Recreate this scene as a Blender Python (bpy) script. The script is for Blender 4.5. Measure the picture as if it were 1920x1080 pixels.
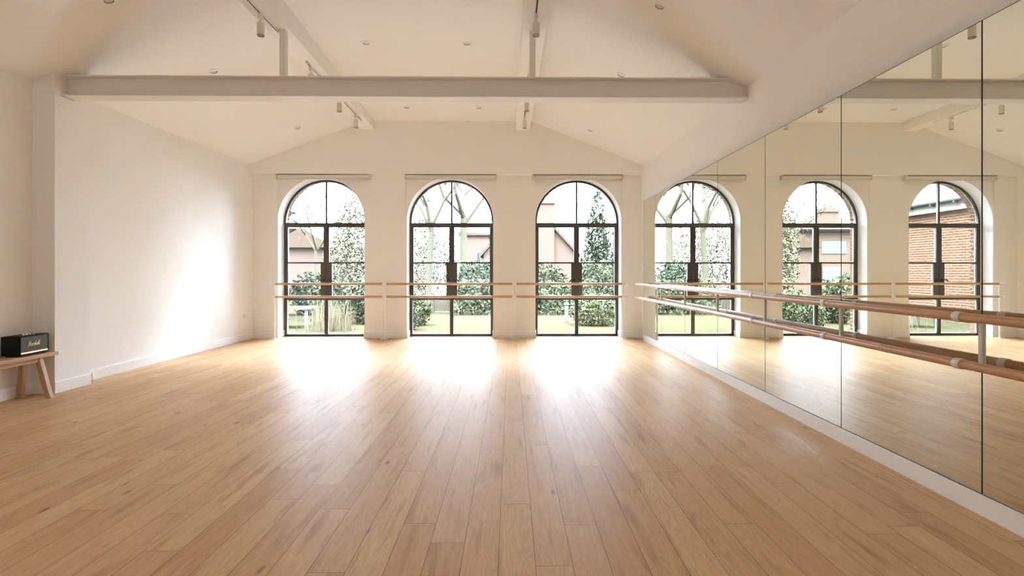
import bpy, math, random
from mathutils import Vector, Matrix
PI = math.pi
R = math.radians

for o in list(bpy.data.objects):
    bpy.data.objects.remove(o, do_unlink=True)
sc = bpy.context.scene
COL = sc.collection

# ------------------------------------------------------------------ camera
cam_d = bpy.data.cameras.new('camera')
cam_d.sensor_width = 36.0
cam_d.lens = 20.006
cam_d.shift_x = -11.2 / 1920
cam_d.shift_y = -31.0 / 1920
cam_d.clip_end = 500
cam = bpy.data.objects.new('camera', cam_d)
COL.objects.link(cam)
cam.location = (0, 0, 1.3)
cam.rotation_euler = (PI / 2, 0, -0.0128)
sc.camera = cam

# ------------------------------------------------------------------ overcast sky, exposure
SKY = 262.0        # zenith; the low sky seen through the doors is far dimmer
w = bpy.data.worlds.new('overcast_sky')
sc.world = w
w.use_nodes = True
wn = w.node_tree
bg = wn.nodes['Background']
tc = wn.nodes.new('ShaderNodeTexCoord')
sp = wn.nodes.new('ShaderNodeSeparateXYZ')
rp = wn.nodes.new('ShaderNodeValToRGB')
wn.links.new(tc.outputs['Generated'], sp.inputs[0])
wn.links.new(sp.outputs['Z'], rp.inputs[0])
rp.color_ramp.elements[0].color = (0.050, 0.059, 0.075, 1)
rp.color_ramp.elements[1].color = (0.657, 0.778, 1.0, 1)
for pos, v in ((0.17, 0.078), (0.46, 0.165), (0.78, 0.85)):
    e_ = rp.color_ramp.elements.new(pos)
    e_.color = (0.657 * v, 0.778 * v, 0.98 * v, 1)
wn.links.new(rp.outputs[0], bg.inputs['Color'])
bg.inputs['Strength'].default_value = SKY
vs = sc.view_settings
vs.view_transform = 'Standard'
vs.look = 'None'
vs.gamma = 1
vs.use_curve_mapping = False
vs.exposure = 0.58
sc.cycles.max_bounces = 14
sc.cycles.diffuse_bounces = 9
sc.cycles.glossy_bounces = 6
sc.cycles.transparent_max_bounces = 16
sc.cycles.sample_clamp_indirect = 12

WIN_X = (-3.690, -1.184, 1.325)          # window centres
for wx in WIN_X:                         # daylight portals: they guide the sky's own light in, and give none
    ld = bpy.data.lights.new('sky_portal', 'AREA')
    ld.shape = 'RECTANGLE'
    ld.size, ld.size_y = 1.9, 3.4
    ld.cycles.is_portal = True
    lo = bpy.data.objects.new('sky_portal', ld)
    COL.objects.link(lo)
    lo.location = (wx, 11.74, 1.62)
    lo.rotation_euler = (R(-90), 0, 0)   # faces the room
RX0, RX1, RY0, RY1 = -1.55, -0.80, -2.25, -1.50       # added rooflight behind the viewer, for more daylight in the near room
ld = bpy.data.lights.new('sky_portal', 'AREA')
ld.shape = 'RECTANGLE'
ld.size, ld.size_y = RX1 - RX0, RY1 - RY0
ld.cycles.is_portal = True
lo = bpy.data.objects.new('sky_portal', ld)
COL.objects.link(lo)
lo.location = ((RX0 + RX1) / 2, (RY0 + RY1) / 2, 4.43)


# ------------------------------------------------------------------ materials
def new_mat(name):
    m = bpy.data.materials.new(name)
    m.use_nodes = True
    return m, m.node_tree, m.node_tree.nodes['Principled BSDF']


def N(nt, typ, **kw):
    n = nt.nodes.new(typ)
    for k, v in kw.items():
        setattr(n, k, v)
    return n


def L(nt, a, b):
    nt.links.new(a, b)


def math_node(nt, op, a, b=None):
    n = N(nt, 'ShaderNodeMath', operation=op)
    for i, v in enumerate((a, b)):
        if v is None:
            continue
        if isinstance(v, (int, float)):
            n.inputs[i].default_value = v
        else:
            L(nt, v, n.inputs[i])
    return n.outputs[0]


def mix_col(nt, fac, a, b, mode='MIX'):
    n = N(nt, 'ShaderNodeMix', data_type='RGBA', blend_type=mode)
    if isinstance(fac, (int, float)):
        n.inputs[0].default_value = fac
    else:
        L(nt, fac, n.inputs[0])
    for i, v in ((6, a), (7, b)):
        if isinstance(v, tuple):
            n.inputs[i].default_value = (*v, 1) if len(v) == 3 else v
        else:
            L(nt, v, n.inputs[i])
    return n.outputs[2]


def mat_plain(name, col, rough=0.5, metal=0.0, var=0.0, scale=4.0, bump=0.0, bscale=60.0, spec=0.5):
    m, nt, p = new_mat(name)
    p.inputs['Base Color'].default_value = (*col, 1)
    p.inputs['Roughness'].default_value = rough
    p.inputs['Metallic'].default_value = metal
    p.inputs['Specular IOR Level'].default_value = spec
    t = N(nt, 'ShaderNodeTexCoord')
    if var:
        no = N(nt, 'ShaderNodeTexNoise')
        no.inputs['Scale'].default_value = scale
        no.inputs['Detail'].default_value = 6
        L(nt, t.outputs['Object'], no.inputs['Vector'])
        a = tuple(c * (1 - var) for c in col)
        b = tuple(min(1, c * (1 + var)) for c in col)
        L(nt, mix_col(nt, no.outputs[0], a, b), p.inputs['Base Color'])
    if bump:
        n2 = N(nt, 'ShaderNodeTexNoise')
        n2.inputs['Scale'].default_value = bscale
        n2.inputs['Detail'].default_value = 3
        L(nt, t.outputs['Object'], n2.inputs['Vector'])
        b = N(nt, 'ShaderNodeBump')
        b.inputs['Strength'].default_value = bump
        b.inputs['Distance'].default_value = 0.004
        L(nt, n2.outputs[0], b.inputs['Height'])
        L(nt, b.outputs[0], p.inputs['Normal'])
    return m


def mat_floor():
    m, nt, p = new_mat('oak_planks')
    t = N(nt, 'ShaderNodeTexCoord')
    s = N(nt, 'ShaderNodeSeparateXYZ')
    L(nt, t.outputs['Object'], s.inputs[0])
    X, Y = s.outputs['X'], s.outputs['Y']
    xs = math_node(nt, 'DIVIDE', math_node(nt, 'ADD', X, 20.02), 0.165)
    row = math_node(nt, 'FLOOR', xs)
    fx = math_node(nt, 'FRACT', xs)
    wn1 = N(nt, 'ShaderNodeTexWhiteNoise', noise_dimensions='1D')
    L(nt, row, wn1.inputs['W'])
    ys = math_node(nt, 'ADD', math_node(nt, 'DIVIDE', Y, 1.75), math_node(nt, 'MULTIPLY', wn1.outputs['Value'], 7.31))
    cell = math_node(nt, 'FLOOR', ys)
    fy = math_node(nt, 'FRACT', ys)
    cv = N(nt, 'ShaderNodeCombineXYZ')
    L(nt, row, cv.inputs[0])
    L(nt, cell, cv.inputs[1])
    wn2 = N(nt, 'ShaderNodeTexWhiteNoise', noise_dimensions='2D')
    L(nt, cv.outputs[0], wn2.inputs['Vector'])
    rnd = wn2.outputs['Value']
    srnd = N(nt, 'ShaderNodeSeparateColor')
    L(nt, wn2.outputs['Color'], srnd.inputs[0])
    off = math_node(nt, 'MULTIPLY', rnd, 87.0)
    # fine grain
    g = N(nt, 'ShaderNodeCombineXYZ')
    L(nt, math_node(nt, 'MULTIPLY', X, 55.0), g.inputs[0])
    L(nt, math_node(nt, 'MULTIPLY', Y, 1.9), g.inputs[1])
    L(nt, off, g.inputs[2])
    grain = N(nt, 'ShaderNodeTexNoise')
    grain.inputs['Scale'].default_value = 1.0
    grain.inputs['Detail'].default_value = 5
    grain.inputs['Roughness'].default_value = 0.6
    L(nt, g.outputs[0], grain.inputs['Vector'])
    # broad cathedral figure: contour bands of a stretched noise
    g2 = N(nt, 'ShaderNodeCombineXYZ')
    L(nt, math_node(nt, 'MULTIPLY', X, 7.0), g2.inputs[0])
    L(nt, math_node(nt, 'MULTIPLY', Y, 0.75), g2.inputs[1])
    L(nt, off, g2.inputs[2])
    fig = N(nt, 'ShaderNodeTexNoise')
    fig.inputs['Scale'].default_value = 1.0
    fig.inputs['Detail'].default_value = 3
    L(nt, g2.outputs[0], fig.inputs['Vector'])
    band = math_node(nt, 'FRACT', math_node(nt, 'MULTIPLY', fig.outputs[0], 22.0))
    tri = math_node(nt, 'ABSOLUTE', math_node(nt, 'SUBTRACT', band, 0.5))
    # knots
    kv = N(nt, 'ShaderNodeCombineXYZ')
    L(nt, math_node(nt, 'MULTIPLY', X, 6.0), kv.inputs[0])
    L(nt, math_node(nt, 'MULTIPLY', Y, 1.9), kv.inputs[1])
    L(nt, off, kv.inputs[2])
    vor = N(nt, 'ShaderNodeTexVoronoi')
    vor.inputs['Scale'].default_value = 1.0
    L(nt, kv.outputs[0], vor.inputs['Vector'])
    kr = N(nt, 'ShaderNodeMapRange')
    kr.inputs['From Min'].default_value = 0.025
    kr.inputs['From Max'].default_value = 0.11
    kr.inputs['To Min'].default_value = 1.0
    kr.inputs['To Max'].default_value = 0.0
    L(nt, vor.outputs['Distance'], kr.inputs['Value'])
    vs_ = N(nt, 'ShaderNodeSeparateColor')
    L(nt, vor.outputs['Color'], vs_.inputs[0])
    knot = math_node(nt, 'MULTIPLY', kr.outputs[0], math_node(nt, 'GREATER_THAN', vs_.outputs[0], 0.45))
    # colours
    ramp = N(nt, 'ShaderNodeValToRGB')
    e = ramp.color_ramp.elements
    e[0].position, e[0].color = 0.0, (0.43, 0.260, 0.131, 1)
    e[1].position, e[1].color = 1.0, (0.73, 0.53, 0.315, 1)
    c2 = ramp.color_ramp.elements.new(0.4)
    c2.color = (0.575, 0.372, 0.20, 1)
    tone = math_node(nt, 'ADD', math_node(nt, 'MULTIPLY', rnd, 0.44), math_node(nt, 'MULTIPLY', grain.outputs[0], 0.62))
    L(nt, tone, ramp.inputs[0])
    col = mix_col(nt, math_node(nt, 'MULTIPLY', tri, 0.55), ramp.outputs[0], (0.33, 0.185, 0.095))
    pink = mix_col(nt, math_node(nt, 'MULTIPLY', srnd.outputs[1], 0.35), col, (0.57, 0.35, 0.21))
    g3 = N(nt, 'ShaderNodeCombineXYZ')                    # darker mineral streaks along some boards
    L(nt, math_node(nt, 'MULTIPLY', X, 16.0), g3.inputs[0])
    L(nt, math_node(nt, 'MULTIPLY', Y, 1.5), g3.inputs[1])
    L(nt, off, g3.inputs[2])
    st = N(nt, 'ShaderNodeTexNoise')
    st.inputs['Scale'].default_value = 1.0
    st.inputs['Detail'].default_value = 4
    L(nt, g3.outputs[0], st.inputs['Vector'])
    sr = N(nt, 'ShaderNodeMapRange')
    sr.inputs['From Min'].default_value = 0.56
    sr.inputs['From Max'].default_value = 0.74
    sr.inputs['To Max'].default_value = 0.5
    L(nt, st.outputs[0], sr.inputs['Value'])
    pink = mix_col(nt, sr.outputs[0], pink, (0.27, 0.14, 0.065))
    col = mix_col(nt, math_node(nt, 'MULTIPLY', knot, 0.78), pink, (0.09, 0.048, 0.026))
    ex = math_node(nt, 'MINIMUM', fx, math_node(nt, 'SUBTRACT', 1.0, fx))
    ey = math_node(nt, 'MINIMUM', fy, math_node(nt, 'SUBTRACT', 1.0, fy))
    gx = math_node(nt, 'LESS_THAN', ex, 0.009)
    gy = math_node(nt, 'LESS_THAN', ey, 0.0009)
    gap = math_node(nt, 'MAXIMUM', gx, gy)
    col = mix_col(nt, math_node(nt, 'MULTIPLY', gap, 0.75), col, (0.10, 0.055, 0.03))
    L(nt, col, p.inputs['Base Color'])
    rr = math_node(nt, 'ADD', math_node(nt, 'MULTIPLY', grain.outputs[0], 0.10), 0.36)
    L(nt, rr, p.inputs['Roughness'])
    p.inputs['Specular IOR Level'].default_value = 0.024
    b = N(nt, 'ShaderNodeBump')
    b.inputs['Strength'].default_value = 0.35
    b.inputs['Distance'].default_value = 0.002
    hgt = math_node(nt, 'SUBTRACT', math_node(nt, 'MULTIPLY', grain.outputs[0], 0.35), gap)
    L(nt, hgt, b.inputs['Height'])
    L(nt, b.outputs[0], p.inputs['Normal'])
    return m


def mat_wood(name, c0, c1, axis=1, rough=0.42, fine=40.0):
    m, nt, p = new_mat(name)
    t = N(nt, 'ShaderNodeTexCoord')
    mp = N(nt, 'ShaderNodeMapping')
    sc_ = [fine, fine, fine]
    sc_[axis] = fine / 22
    mp.inputs['Scale'].default_value = sc_
    L(nt, t.outputs['Object'], mp.inputs[0])
    no = N(nt, 'ShaderNodeTexNoise')
    no.inputs['Scale'].default_value = 1
    no.inputs['Detail'].default_value = 5
    L(nt, mp.outputs[0], no.inputs['Vector'])
    r = N(nt, 'ShaderNodeValToRGB')
    r.color_ramp.elements[0].position, r.color_ramp.elements[0].color = 0.3, (*c0, 1)
    r.color_ramp.elements[1].position, r.color_ramp.elements[1].color = 0.7, (*c1, 1)
    L(nt, no.outputs[0], r.inputs[0])
    L(nt, r.outputs[0], p.inputs['Base Color'])
    p.inputs['Roughness'].default_value = rough
    return m


def mat_brick(name, c1, c2, mortar, scale=1.0):
    m, nt, p = new_mat(name)
    t = N(nt, 'ShaderNodeTexCoord')
    s = N(nt, 'ShaderNodeSeparateXYZ')
    L(nt, t.outputs['Object'], s.inputs[0])
    cv = N(nt, 'ShaderNodeCombineXYZ')
    L(nt, math_node(nt, 'ADD', s.outputs[0], s.outputs[1]), cv.inputs[0])
    L(nt, s.outputs[2], cv.inputs[1])
    b = N(nt, 'ShaderNodeTexBrick')
    b.inputs['Scale'].default_value = 1.0
    b.inputs['Brick Width'].default_value = 0.225 * scale
    b.inputs['Row Height'].default_value = 0.075 * scale
    b.inputs['Mortar Size'].default_value = 0.010 * scale
    b.inputs['Mortar Smooth'].default_value = 0.1
    b.inputs['Bias'].default_value = 0.0
    b.inputs['Color1'].default_value = (*c1, 1)
    b.inputs['Color2'].default_value = (*c2, 1)
    b.inputs['Mortar'].default_value = (*mortar, 1)
    L(nt, cv.outputs[0], b.inputs['Vector'])
    no = N(nt, 'ShaderNodeTexNoise')
    no.inputs['Scale'].default_value = 3.0
    L(nt, t.outputs['Object'], no.inputs['Vector'])
    L(nt, mix_col(nt, math_node(nt, 'MULTIPLY', no.outputs[0], 0.15), b.outputs[0], mortar), p.inputs['Base Color'])
    p.inputs['Roughness'].default_value = 0.85
    return m


def mat_slates(name, col, line):
    m, nt, p = new_mat(name)
    t = N(nt, 'ShaderNodeTexCoord')
    s = N(nt, 'ShaderNodeSeparateXYZ')
    L(nt, t.outputs['Object'], s.inputs[0])
    cv = N(nt, 'ShaderNodeCombineXYZ')
    L(nt, math_node(nt, 'ADD', s.outputs[0], s.outputs[1]), cv.inputs[0])
    L(nt, s.outputs[2], cv.inputs[1])
    b = N(nt, 'ShaderNodeTexBrick')
    b.inputs['Scale'].default_value = 1.0
    b.inputs['Brick Width'].default_value = 0.3
    b.inputs['Row Height'].default_value = 0.17
    b.inputs['Mortar Size'].default_value = 0.008
    b.inputs['Color1'].default_value = (*col, 1)
    b.inputs['Color2'].default_value = (*(c * 0.93 for c in col), 1)
    b.inputs['Mortar'].default_value = (*line, 1)
    L(nt, cv.outputs[0], b.inputs['Vector'])
    L(nt, b.outputs[0], p.inputs['Base Color'])
    p.inputs['Roughness'].default_value = 0.7
    return m


def mat_glass():
    m = bpy.data.materials.new('window_glass')
    m.use_nodes = True
    nt = m.node_tree
    nt.nodes.clear()
    out = N(nt, 'ShaderNodeOutputMaterial')
    tr = N(nt, 'ShaderNodeBsdfTransparent')
    tr.inputs[0].default_value = (0.96, 0.975, 0.965, 1)
    gl = N(nt, 'ShaderNodeBsdfGlossy')
    gl.inputs['Roughness'].default_value = 0.0
    fr = N(nt, 'ShaderNodeFresnel')
    fr.inputs['IOR'].default_value = 1.45
    mx = N(nt, 'ShaderNodeMixShader')
    L(nt, fr.outputs[0], mx.inputs[0])
    L(nt, tr.outputs[0], mx.inputs[1])
    L(nt, gl.outputs[0], mx.inputs[2])
    L(nt, mx.outputs[0], out.inputs[0])
    return m


def mat_mirror():
    m, nt, p = new_mat('silvered_mirror')
    p.inputs['Base Color'].default_value = (0.85, 0.865, 0.79, 1)
    p.inputs['Metallic'].default_value = 1
    p.inputs['Roughness'].default_value = 0.0
    return m


def mat_leaf(name, c0, c1):
    m, nt, p = new_mat(name)
    t = N(nt, 'ShaderNodeTexCoord')
    no = N(nt, 'ShaderNodeTexNoise')
    no.inputs['Scale'].default_value = 2.6
    no.inputs['Detail'].default_value = 4
    L(nt, t.outputs['Object'], no.inputs['Vector'])
    r = N(nt, 'ShaderNodeValToRGB')
    r.color_ramp.elements[0].position, r.color_ramp.elements[0].color = 0.35, (*c0, 1)
    r.color_ramp.elements[1].position, r.color_ramp.elements[1].color = 0.65, (*c1, 1)
    L(nt, no.outputs[0], r.inputs[0])
    L(nt, r.outputs[0], p.inputs['Base Color'])
    p.inputs['Roughness'].default_value = 0.6
    p.inputs['Specular IOR Level'].default_value = 0.25
    return m


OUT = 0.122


def out_col(c):  # outdoor colours: pale enough to hold the haze, scaled down for the bright sky
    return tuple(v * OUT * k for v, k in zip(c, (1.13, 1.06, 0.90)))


M = dict(
    wall=mat_plain('warm_white_plaster', (0.87, 0.857, 0.832), 0.85, var=0.018, scale=1.6, bump=0.05, bscale=30),
    ceil=mat_plain('white_ceiling_paint', (0.87, 0.857, 0.832), 0.9),
    trim=mat_plain('white_satin_paint', (0.88, 0.875, 0.86), 0.4),
    steel=mat_plain('painted_steel', (0.78, 0.755, 0.715), 0.55),
    floor=mat_floor(),
    oakbar=mat_wood('varnished_oak_rail', (0.43, 0.215, 0.095), (0.56, 0.31, 0.15), 1, 0.34, 90),
    pinebar=mat_wood('pale_oak_rail', (0.46, 0.27, 0.13), (0.58, 0.36, 0.19), 0, 0.38, 90),
    bench=mat_wood('oiled_oak', (0.44, 0.26, 0.14), (0.58, 0.38, 0.22), 1, 0.5, 45),
    benchleg=mat_wood('oiled_oak_leg', (0.42, 0.245, 0.13), (0.55, 0.355, 0.205), 2, 0.5, 45),
    frame=mat_plain('anthracite_metal', (0.055, 0.047, 0.038), 0.42),
    gasket=mat_plain('black_gasket', (0.012, 0.011, 0.01), 0.6),
    bracket=mat_plain('cream_powder_coat', (0.70, 0.665, 0.61), 0.4),
    white=mat_plain('white_metal', (0.86, 0.85, 0.83), 0.4),
    spot=mat_plain('white_spot_housing', (0.74, 0.70, 0.64), 0.45),
    alu=mat_plain('brushed_aluminium', (0.66, 0.63, 0.58), 0.4, 0.3),
    dark=mat_plain('dark_slot', (0.02, 0.017, 0.014), 0.6),
    lamp=mat_plain('frosted_lamp_lens', (0.62, 0.58, 0.52), 0.3),
    baffle=mat_plain('grey_baffle', (0.24, 0.21, 0.18), 0.6),
    plastic=mat_plain('white_plastic', (0.80, 0.79, 0.76), 0.35),
    black=mat_plain('black_leatherette', (0.007, 0.007, 0.006), 0.7, bump=0.3, bscale=500, spec=0.15),
    cloth=mat_plain('olive_grey_grille_cloth', (0.105, 0.10, 0.068), 0.85, var=0.18, scale=120, bump=0.3, bscale=700),
    gold=mat_plain('champagne_gold', (0.86, 0.67, 0.47), 0.28, 0.85),
    logo=mat_plain('gold_lettering', (0.90, 0.74, 0.52), 0.35, 0.3),
    glass=mat_glass(),
    mirror=mat_mirror(),
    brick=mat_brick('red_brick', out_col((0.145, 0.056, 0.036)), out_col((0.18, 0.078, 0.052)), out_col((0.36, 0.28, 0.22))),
    brickfar=mat_brick('pale_hazed_brick', out_col((0.20, 0.135, 0.115)), out_col((0.22, 0.15, 0.13)), out_col((0.26, 0.21, 0.185)), 1.4),  # far brick paled in colour for the haze
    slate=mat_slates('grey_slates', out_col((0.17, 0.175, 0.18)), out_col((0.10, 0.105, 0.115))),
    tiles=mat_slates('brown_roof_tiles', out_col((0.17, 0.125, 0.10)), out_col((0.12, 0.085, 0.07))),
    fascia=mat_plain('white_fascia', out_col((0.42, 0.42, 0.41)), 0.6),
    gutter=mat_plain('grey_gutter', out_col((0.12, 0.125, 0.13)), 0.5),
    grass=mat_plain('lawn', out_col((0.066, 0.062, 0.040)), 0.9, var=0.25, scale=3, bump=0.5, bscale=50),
    paving=mat_plain('pale_bounce_paving', (0.62, 0.60, 0.56), 0.85, var=0.08, scale=5),  # out of view; kept pale to bounce daylight up to the ceiling
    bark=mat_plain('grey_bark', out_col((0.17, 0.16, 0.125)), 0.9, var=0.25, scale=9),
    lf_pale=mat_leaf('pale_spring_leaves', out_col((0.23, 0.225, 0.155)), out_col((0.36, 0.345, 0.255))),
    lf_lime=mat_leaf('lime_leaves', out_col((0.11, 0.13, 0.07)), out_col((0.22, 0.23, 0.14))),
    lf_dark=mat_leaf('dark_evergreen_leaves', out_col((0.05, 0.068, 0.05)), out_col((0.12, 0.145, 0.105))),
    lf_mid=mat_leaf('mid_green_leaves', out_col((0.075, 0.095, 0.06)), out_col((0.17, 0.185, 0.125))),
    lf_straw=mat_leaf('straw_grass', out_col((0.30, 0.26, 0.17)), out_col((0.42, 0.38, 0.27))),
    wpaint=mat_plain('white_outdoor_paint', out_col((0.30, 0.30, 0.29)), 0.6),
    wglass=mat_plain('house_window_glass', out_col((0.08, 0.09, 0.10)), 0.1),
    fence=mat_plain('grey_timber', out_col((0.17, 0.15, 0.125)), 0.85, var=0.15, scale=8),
)


for k in ('brick', 'brickfar', 'slate', 'tiles', 'fascia', 'gutter', 'grass', 'bark', 'lf_pale', 'lf_lime', 'lf_dark', 'lf_mid', 'lf_straw', 'wpaint', 'fence'):
    p_ = M[k].node_tree.nodes['Principled BSDF']          # matt surfaces outdoors
    p_.inputs['Specular IOR Level'].default_value = 0.0
    p_.inputs['Roughness'].default_value = 1.0


# ------------------------------------------------------------------ mesh helpers
class MB:
    def __init__(self):
        self.v, self.f = [], []

    def quad_box(self, c):
        """c: eight corners, bottom ring of four then top ring of four"""
        b = len(self.v)
        self.v += [tuple(p) for p in c]
        for q in ((3, 2, 1, 0), (4, 5, 6, 7), (0, 1, 5, 4), (1, 2, 6, 5), (2, 3, 7, 6), (3, 0, 4, 7)):
            self.f.append(tuple(b + i for i in q))
        return self

    def box(self, x0, x1, y0, y1, z0, z1):
        return self.quad_box([(x0, y0, z0), (x1, y0, z0), (x1, y1, z0), (x0, y1, z0),
                              (x0, y0, z1), (x1, y0, z1), (x1, y1, z1), (x0, y1, z1)])

    def bar(self, p, q, u, v):
        """a straight bar from p to q with the two half-extent vectors u, v"""
        p, q, u, v = map(Vector, (p, q, u, v))
        return self.quad_box([p - u - v, p + u - v, p + u + v, p - u + v, q - u - v, q + u - v, q + u + v, q - u + v])

    def prism(self, poly, a, b, axis='y'):
        """poly: 2D outline; swept from a to b along an axis"""
        n, s = len(poly), len(self.v)
        for d in (a, b):
            for (i, j) in poly:
                self.v.append({'y': (i, d, j), 'x': (d, i, j), 'z': (i, j, d)}[axis])
        self.f.append(tuple(s + i for i in range(n)))
        self.f.append(tuple(s + n + i for i in reversed(range(n))))
        for i in range(n):
            k = (i + 1) % n
            self.f.append((s + i, s + n + i, s + n + k, s + k))
        return self

    def tube(self, pts, r, n=12, cap=True):
        pts = [Vector(p) for p in pts]
        rs = r if isinstance(r, (list, tuple)) else [r] * len(pts)
        s = len(self.v)
        ref = None
        for i, p in enumerate(pts):
            d = (pts[min(i + 1, len(pts) - 1)] - pts[max(i - 1, 0)]).normalized()
            if ref is None:
                ref = Vector((0, 0, 1)) if abs(d.z) < 0.9 else Vector((1, 0, 0))
            a = d.cross(ref).normalized()
            ref = a.cross(d).normalized()
            for k in range(n):
                t = 2 * PI * k / n
                self.v.append(tuple(p + (a * math.cos(t) + ref * math.sin(t)) * rs[i]))
        for i in range(len(pts) - 1):
            for k in range(n):
                a0, a1 = s + i * n + k, s + i * n + (k + 1) % n
                self.f.append((a0, a1, a1 + n, a0 + n))
        if cap:
            self.f.append(tuple(s + k for k in reversed(range(n))))
            e = s + (len(pts) - 1) * n
            self.f.append(tuple(e + k for k in range(n)))
        return self

    def lathe(self, prof, c=(0, 0, 0), ax=(0, 0, 1), n=28, close=False):
        """prof: (radius, height) pairs turned about the axis ax through c"""
        ax = Vector(ax).normalized()
        ref = Vector((1, 0, 0)) if abs(ax.x) < 0.9 else Vector((0, 1, 0))
        a = ax.cross(ref).normalized()
        b = ax.cross(a)
        c = Vector(c)
        s = len(self.v)
        for (r, h) in prof:
            for k in range(n):
                t = 2 * PI * k / n
                self.v.append(tuple(c + ax * h + (a * math.cos(t) + b * math.sin(t)) * r))
        m = len(prof)
        rng = range(m) if close else range(m - 1)
        for i in rng:
            j = (i + 1) % m
            for k in range(n):
                k2 = (k + 1) % n
                self.f.append((s + i * n + k, s + i * n + k2, s + j * n + k2, s + j * n + k))
        if not close:
            if prof[0][0] > 1e-6:
                self.f.append(tuple(s + k for k in reversed(range(n))))
            if prof[-1][0] > 1e-6:
                self.f.append(tuple(s + (m - 1) * n + k for k in range(n)))
        return self

    def build(self, name, mat, parent=None, smooth=True, bevel=0.0, angle=35):
        me = bpy.data.meshes.new(name)
        me.from_pydata(self.v, [], self.f)
        me.materials.append(mat)
        import bmesh
        bm = bmesh.new()
        bm.from_mesh(me)
        bmesh.ops.recalc_face_normals(bm, faces=bm.faces)
        bm.to_mesh(me)
        bm.free()
        if smooth:
            me.shade_smooth()
            me.set_sharp_from_angle(angle=R(angle))
        o = bpy.data.objects.new(name, me)
        COL.objects.link(o)
        if parent is not None:
            o.parent = parent
            o.matrix_parent_inverse = parent.matrix_basis.inverted()
        if bevel:
            b = o.modifiers.new('edge', 'BEVEL')
            b.width = bevel
            b.segments = 2
            b.limit_method = 'ANGLE'
        return o


def tag(o, label, cat, group=None, kind=None):
    o['label'] = label
    o['category'] = cat
    if group:
        o['group'] = group
    if kind:
        o['kind'] = kind
    return o


def thing(name, label, cat, loc=(0, 0, 0), group=None, kind=None):
    o = bpy.data.objects.new(name, None)
    o.empty_display_size = 0.1
    COL.objects.link(o)
    o.location = loc
    return tag(o, label, cat, group, kind)


def copy_tree(root, loc, label=None):
    """a thing with copies of its parts and sub-parts"""
    r = root.copy()
    COL.objects.link(r)
    r.location = loc
    if label:
        r['label'] = label
    for ch in list(root.children):
        c = ch.copy()
        COL.objects.link(c)
        c.parent = r
        c.matrix_parent_inverse = ch.matrix_parent_inverse.copy()
        for g in list(ch.children):
            d = g.copy()
            COL.objects.link(d)
            d.parent = c
            d.matrix_parent_inverse = g.matrix_parent_inverse.copy()
    return r


# ------------------------------------------------------------------ room shell
YF, YG = 11.13, 10.98            # far wall face, gable face above it
YB = -3.2                        # wall behind the camera
ZS = 3.18                        # underside of the gable overhang
XL, XN = -5.02, -5.09            # left wall: far bay, near bay
ZE, ZC = 3.345, 4.194            # eaves, flat of the ceiling
BL, BR = -2.764, 0.404           # where the slopes meet the flat
SL = (ZC - ZE) / (BL - XL)
XR = 2.57
SR = (ZC - ZE) / (XR - BR)
RW, ZSP = 0.84, 2.29             # window half width, spring of the arch


def zc(x):
    return ZE + SL * (x - XL) if x < BL else (ZC if x < BR else ZE + SR * (XR - x))


S = lambda o, label, cat: tag(o, label, cat, None, 'structure')

S(MB().box(-5.3, 2.9, YB, 11.47, -0.12, 0).build('floor', M['floor'], smooth=False),
  'wide oak plank floor running away towards the arched windows', 'floor')

S(MB().box(-5.3, XL, 6.3, YF + 0.2, 0, 3.42).box(-5.3, XN, YB, 6.3, 0, 3.40).box(XN - 0.05, -4.853, 6.12, 6.63, 0, 3.47)
  .build('wall_left', M['wall'], smooth=False), 'long warm white plastered wall with a shallow pier on the left', 'wall')

# right wall runs very slightly out of square
S(MB().quad_box([(XR + 0.105, YB, 0), (2.95, YB, 0), (2.95, YF + 0.2, 0), (XR, YF + 0.2, 0),
                 (XR + 0.105, YB, 3.41), (2.95, YB, 3.41), (2.95, YF + 0.2, 3.41), (XR, YF + 0.2, 3.41)])
  .build('wall_right', M['wall'], smooth=False), 'warm white wall that carries the row of mirrors', 'wall')

S(MB().box(-5.3, 2.9, YB - 0.2, YB, 0, 4.3).build('wall_back', M['wall'], smooth=False),
  'plain white wall behind the viewer', 'wall')


def arched_wall(name, mat, y0, y1, x0, x1, ztop, rr, label, ncol=44):
    """a wall with three arched openings down to the floor"""
    mb = MB()
    xs = [(x0, None)]
    for wx in WIN_X:
        for k in range(ncol + 1):
            xs.append((wx - rr * math.cos(PI * k / ncol), wx))
    xs.append((x1, None))

    def low(x, wx):
        return ZSP + math.sqrt(max(0, rr * rr - (x - wx) ** 2))
    for (xa, wa), (xb, wb) in zip(xs[:-1], xs[1:]):
        if wa is not None and wa == wb:
            za, zb = low(xa, wa), low(xb, wa)
        else:
            za = zb = 0.0
        b = len(mb.v)
        mb.v += [(xa, y0, za), (xb, y0, zb), (xb, y0, ztop), (xa, y0, ztop), (xa, y1, za), (xb, y1, zb), (xb, y1, ztop), (xa, y1, ztop)]
        mb.f += [(b, b + 1, b + 2, b + 3), (b + 5, b + 4, b + 7, b + 6), (b + 3, b + 2, b + 6, b + 7)]
        if wa is not None and wa == wb:
            mb.f.append((b, b + 4, b + 5, b + 1))
    for wx in WIN_X:
        for sx in (-1, 1):
            b = len(mb.v)
            x = wx + sx * rr
            mb.v += [(x, y0, 0), (x, y1, 0), (x, y1, ZSP), (x, y0, ZSP)]
            mb.f.append((b, b + 1, b + 2, b + 3))
    o = mb.build(name, mat, smooth=False)
    return S(o, label, 'wall')


arched_wall('wall_far', M['wall'], YF, 11.46, -5.3, 2.9, 3.3, RW, 'far white wall pierced by three arched glazed openings')
arched_wall('wall_exterior', M['brick'], 11.46, 11.68, -5.6, 3.2, 4.9, RW - 0.004, 'outer red brick leaf of the far wall seen edge-on outside the arches')

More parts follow.
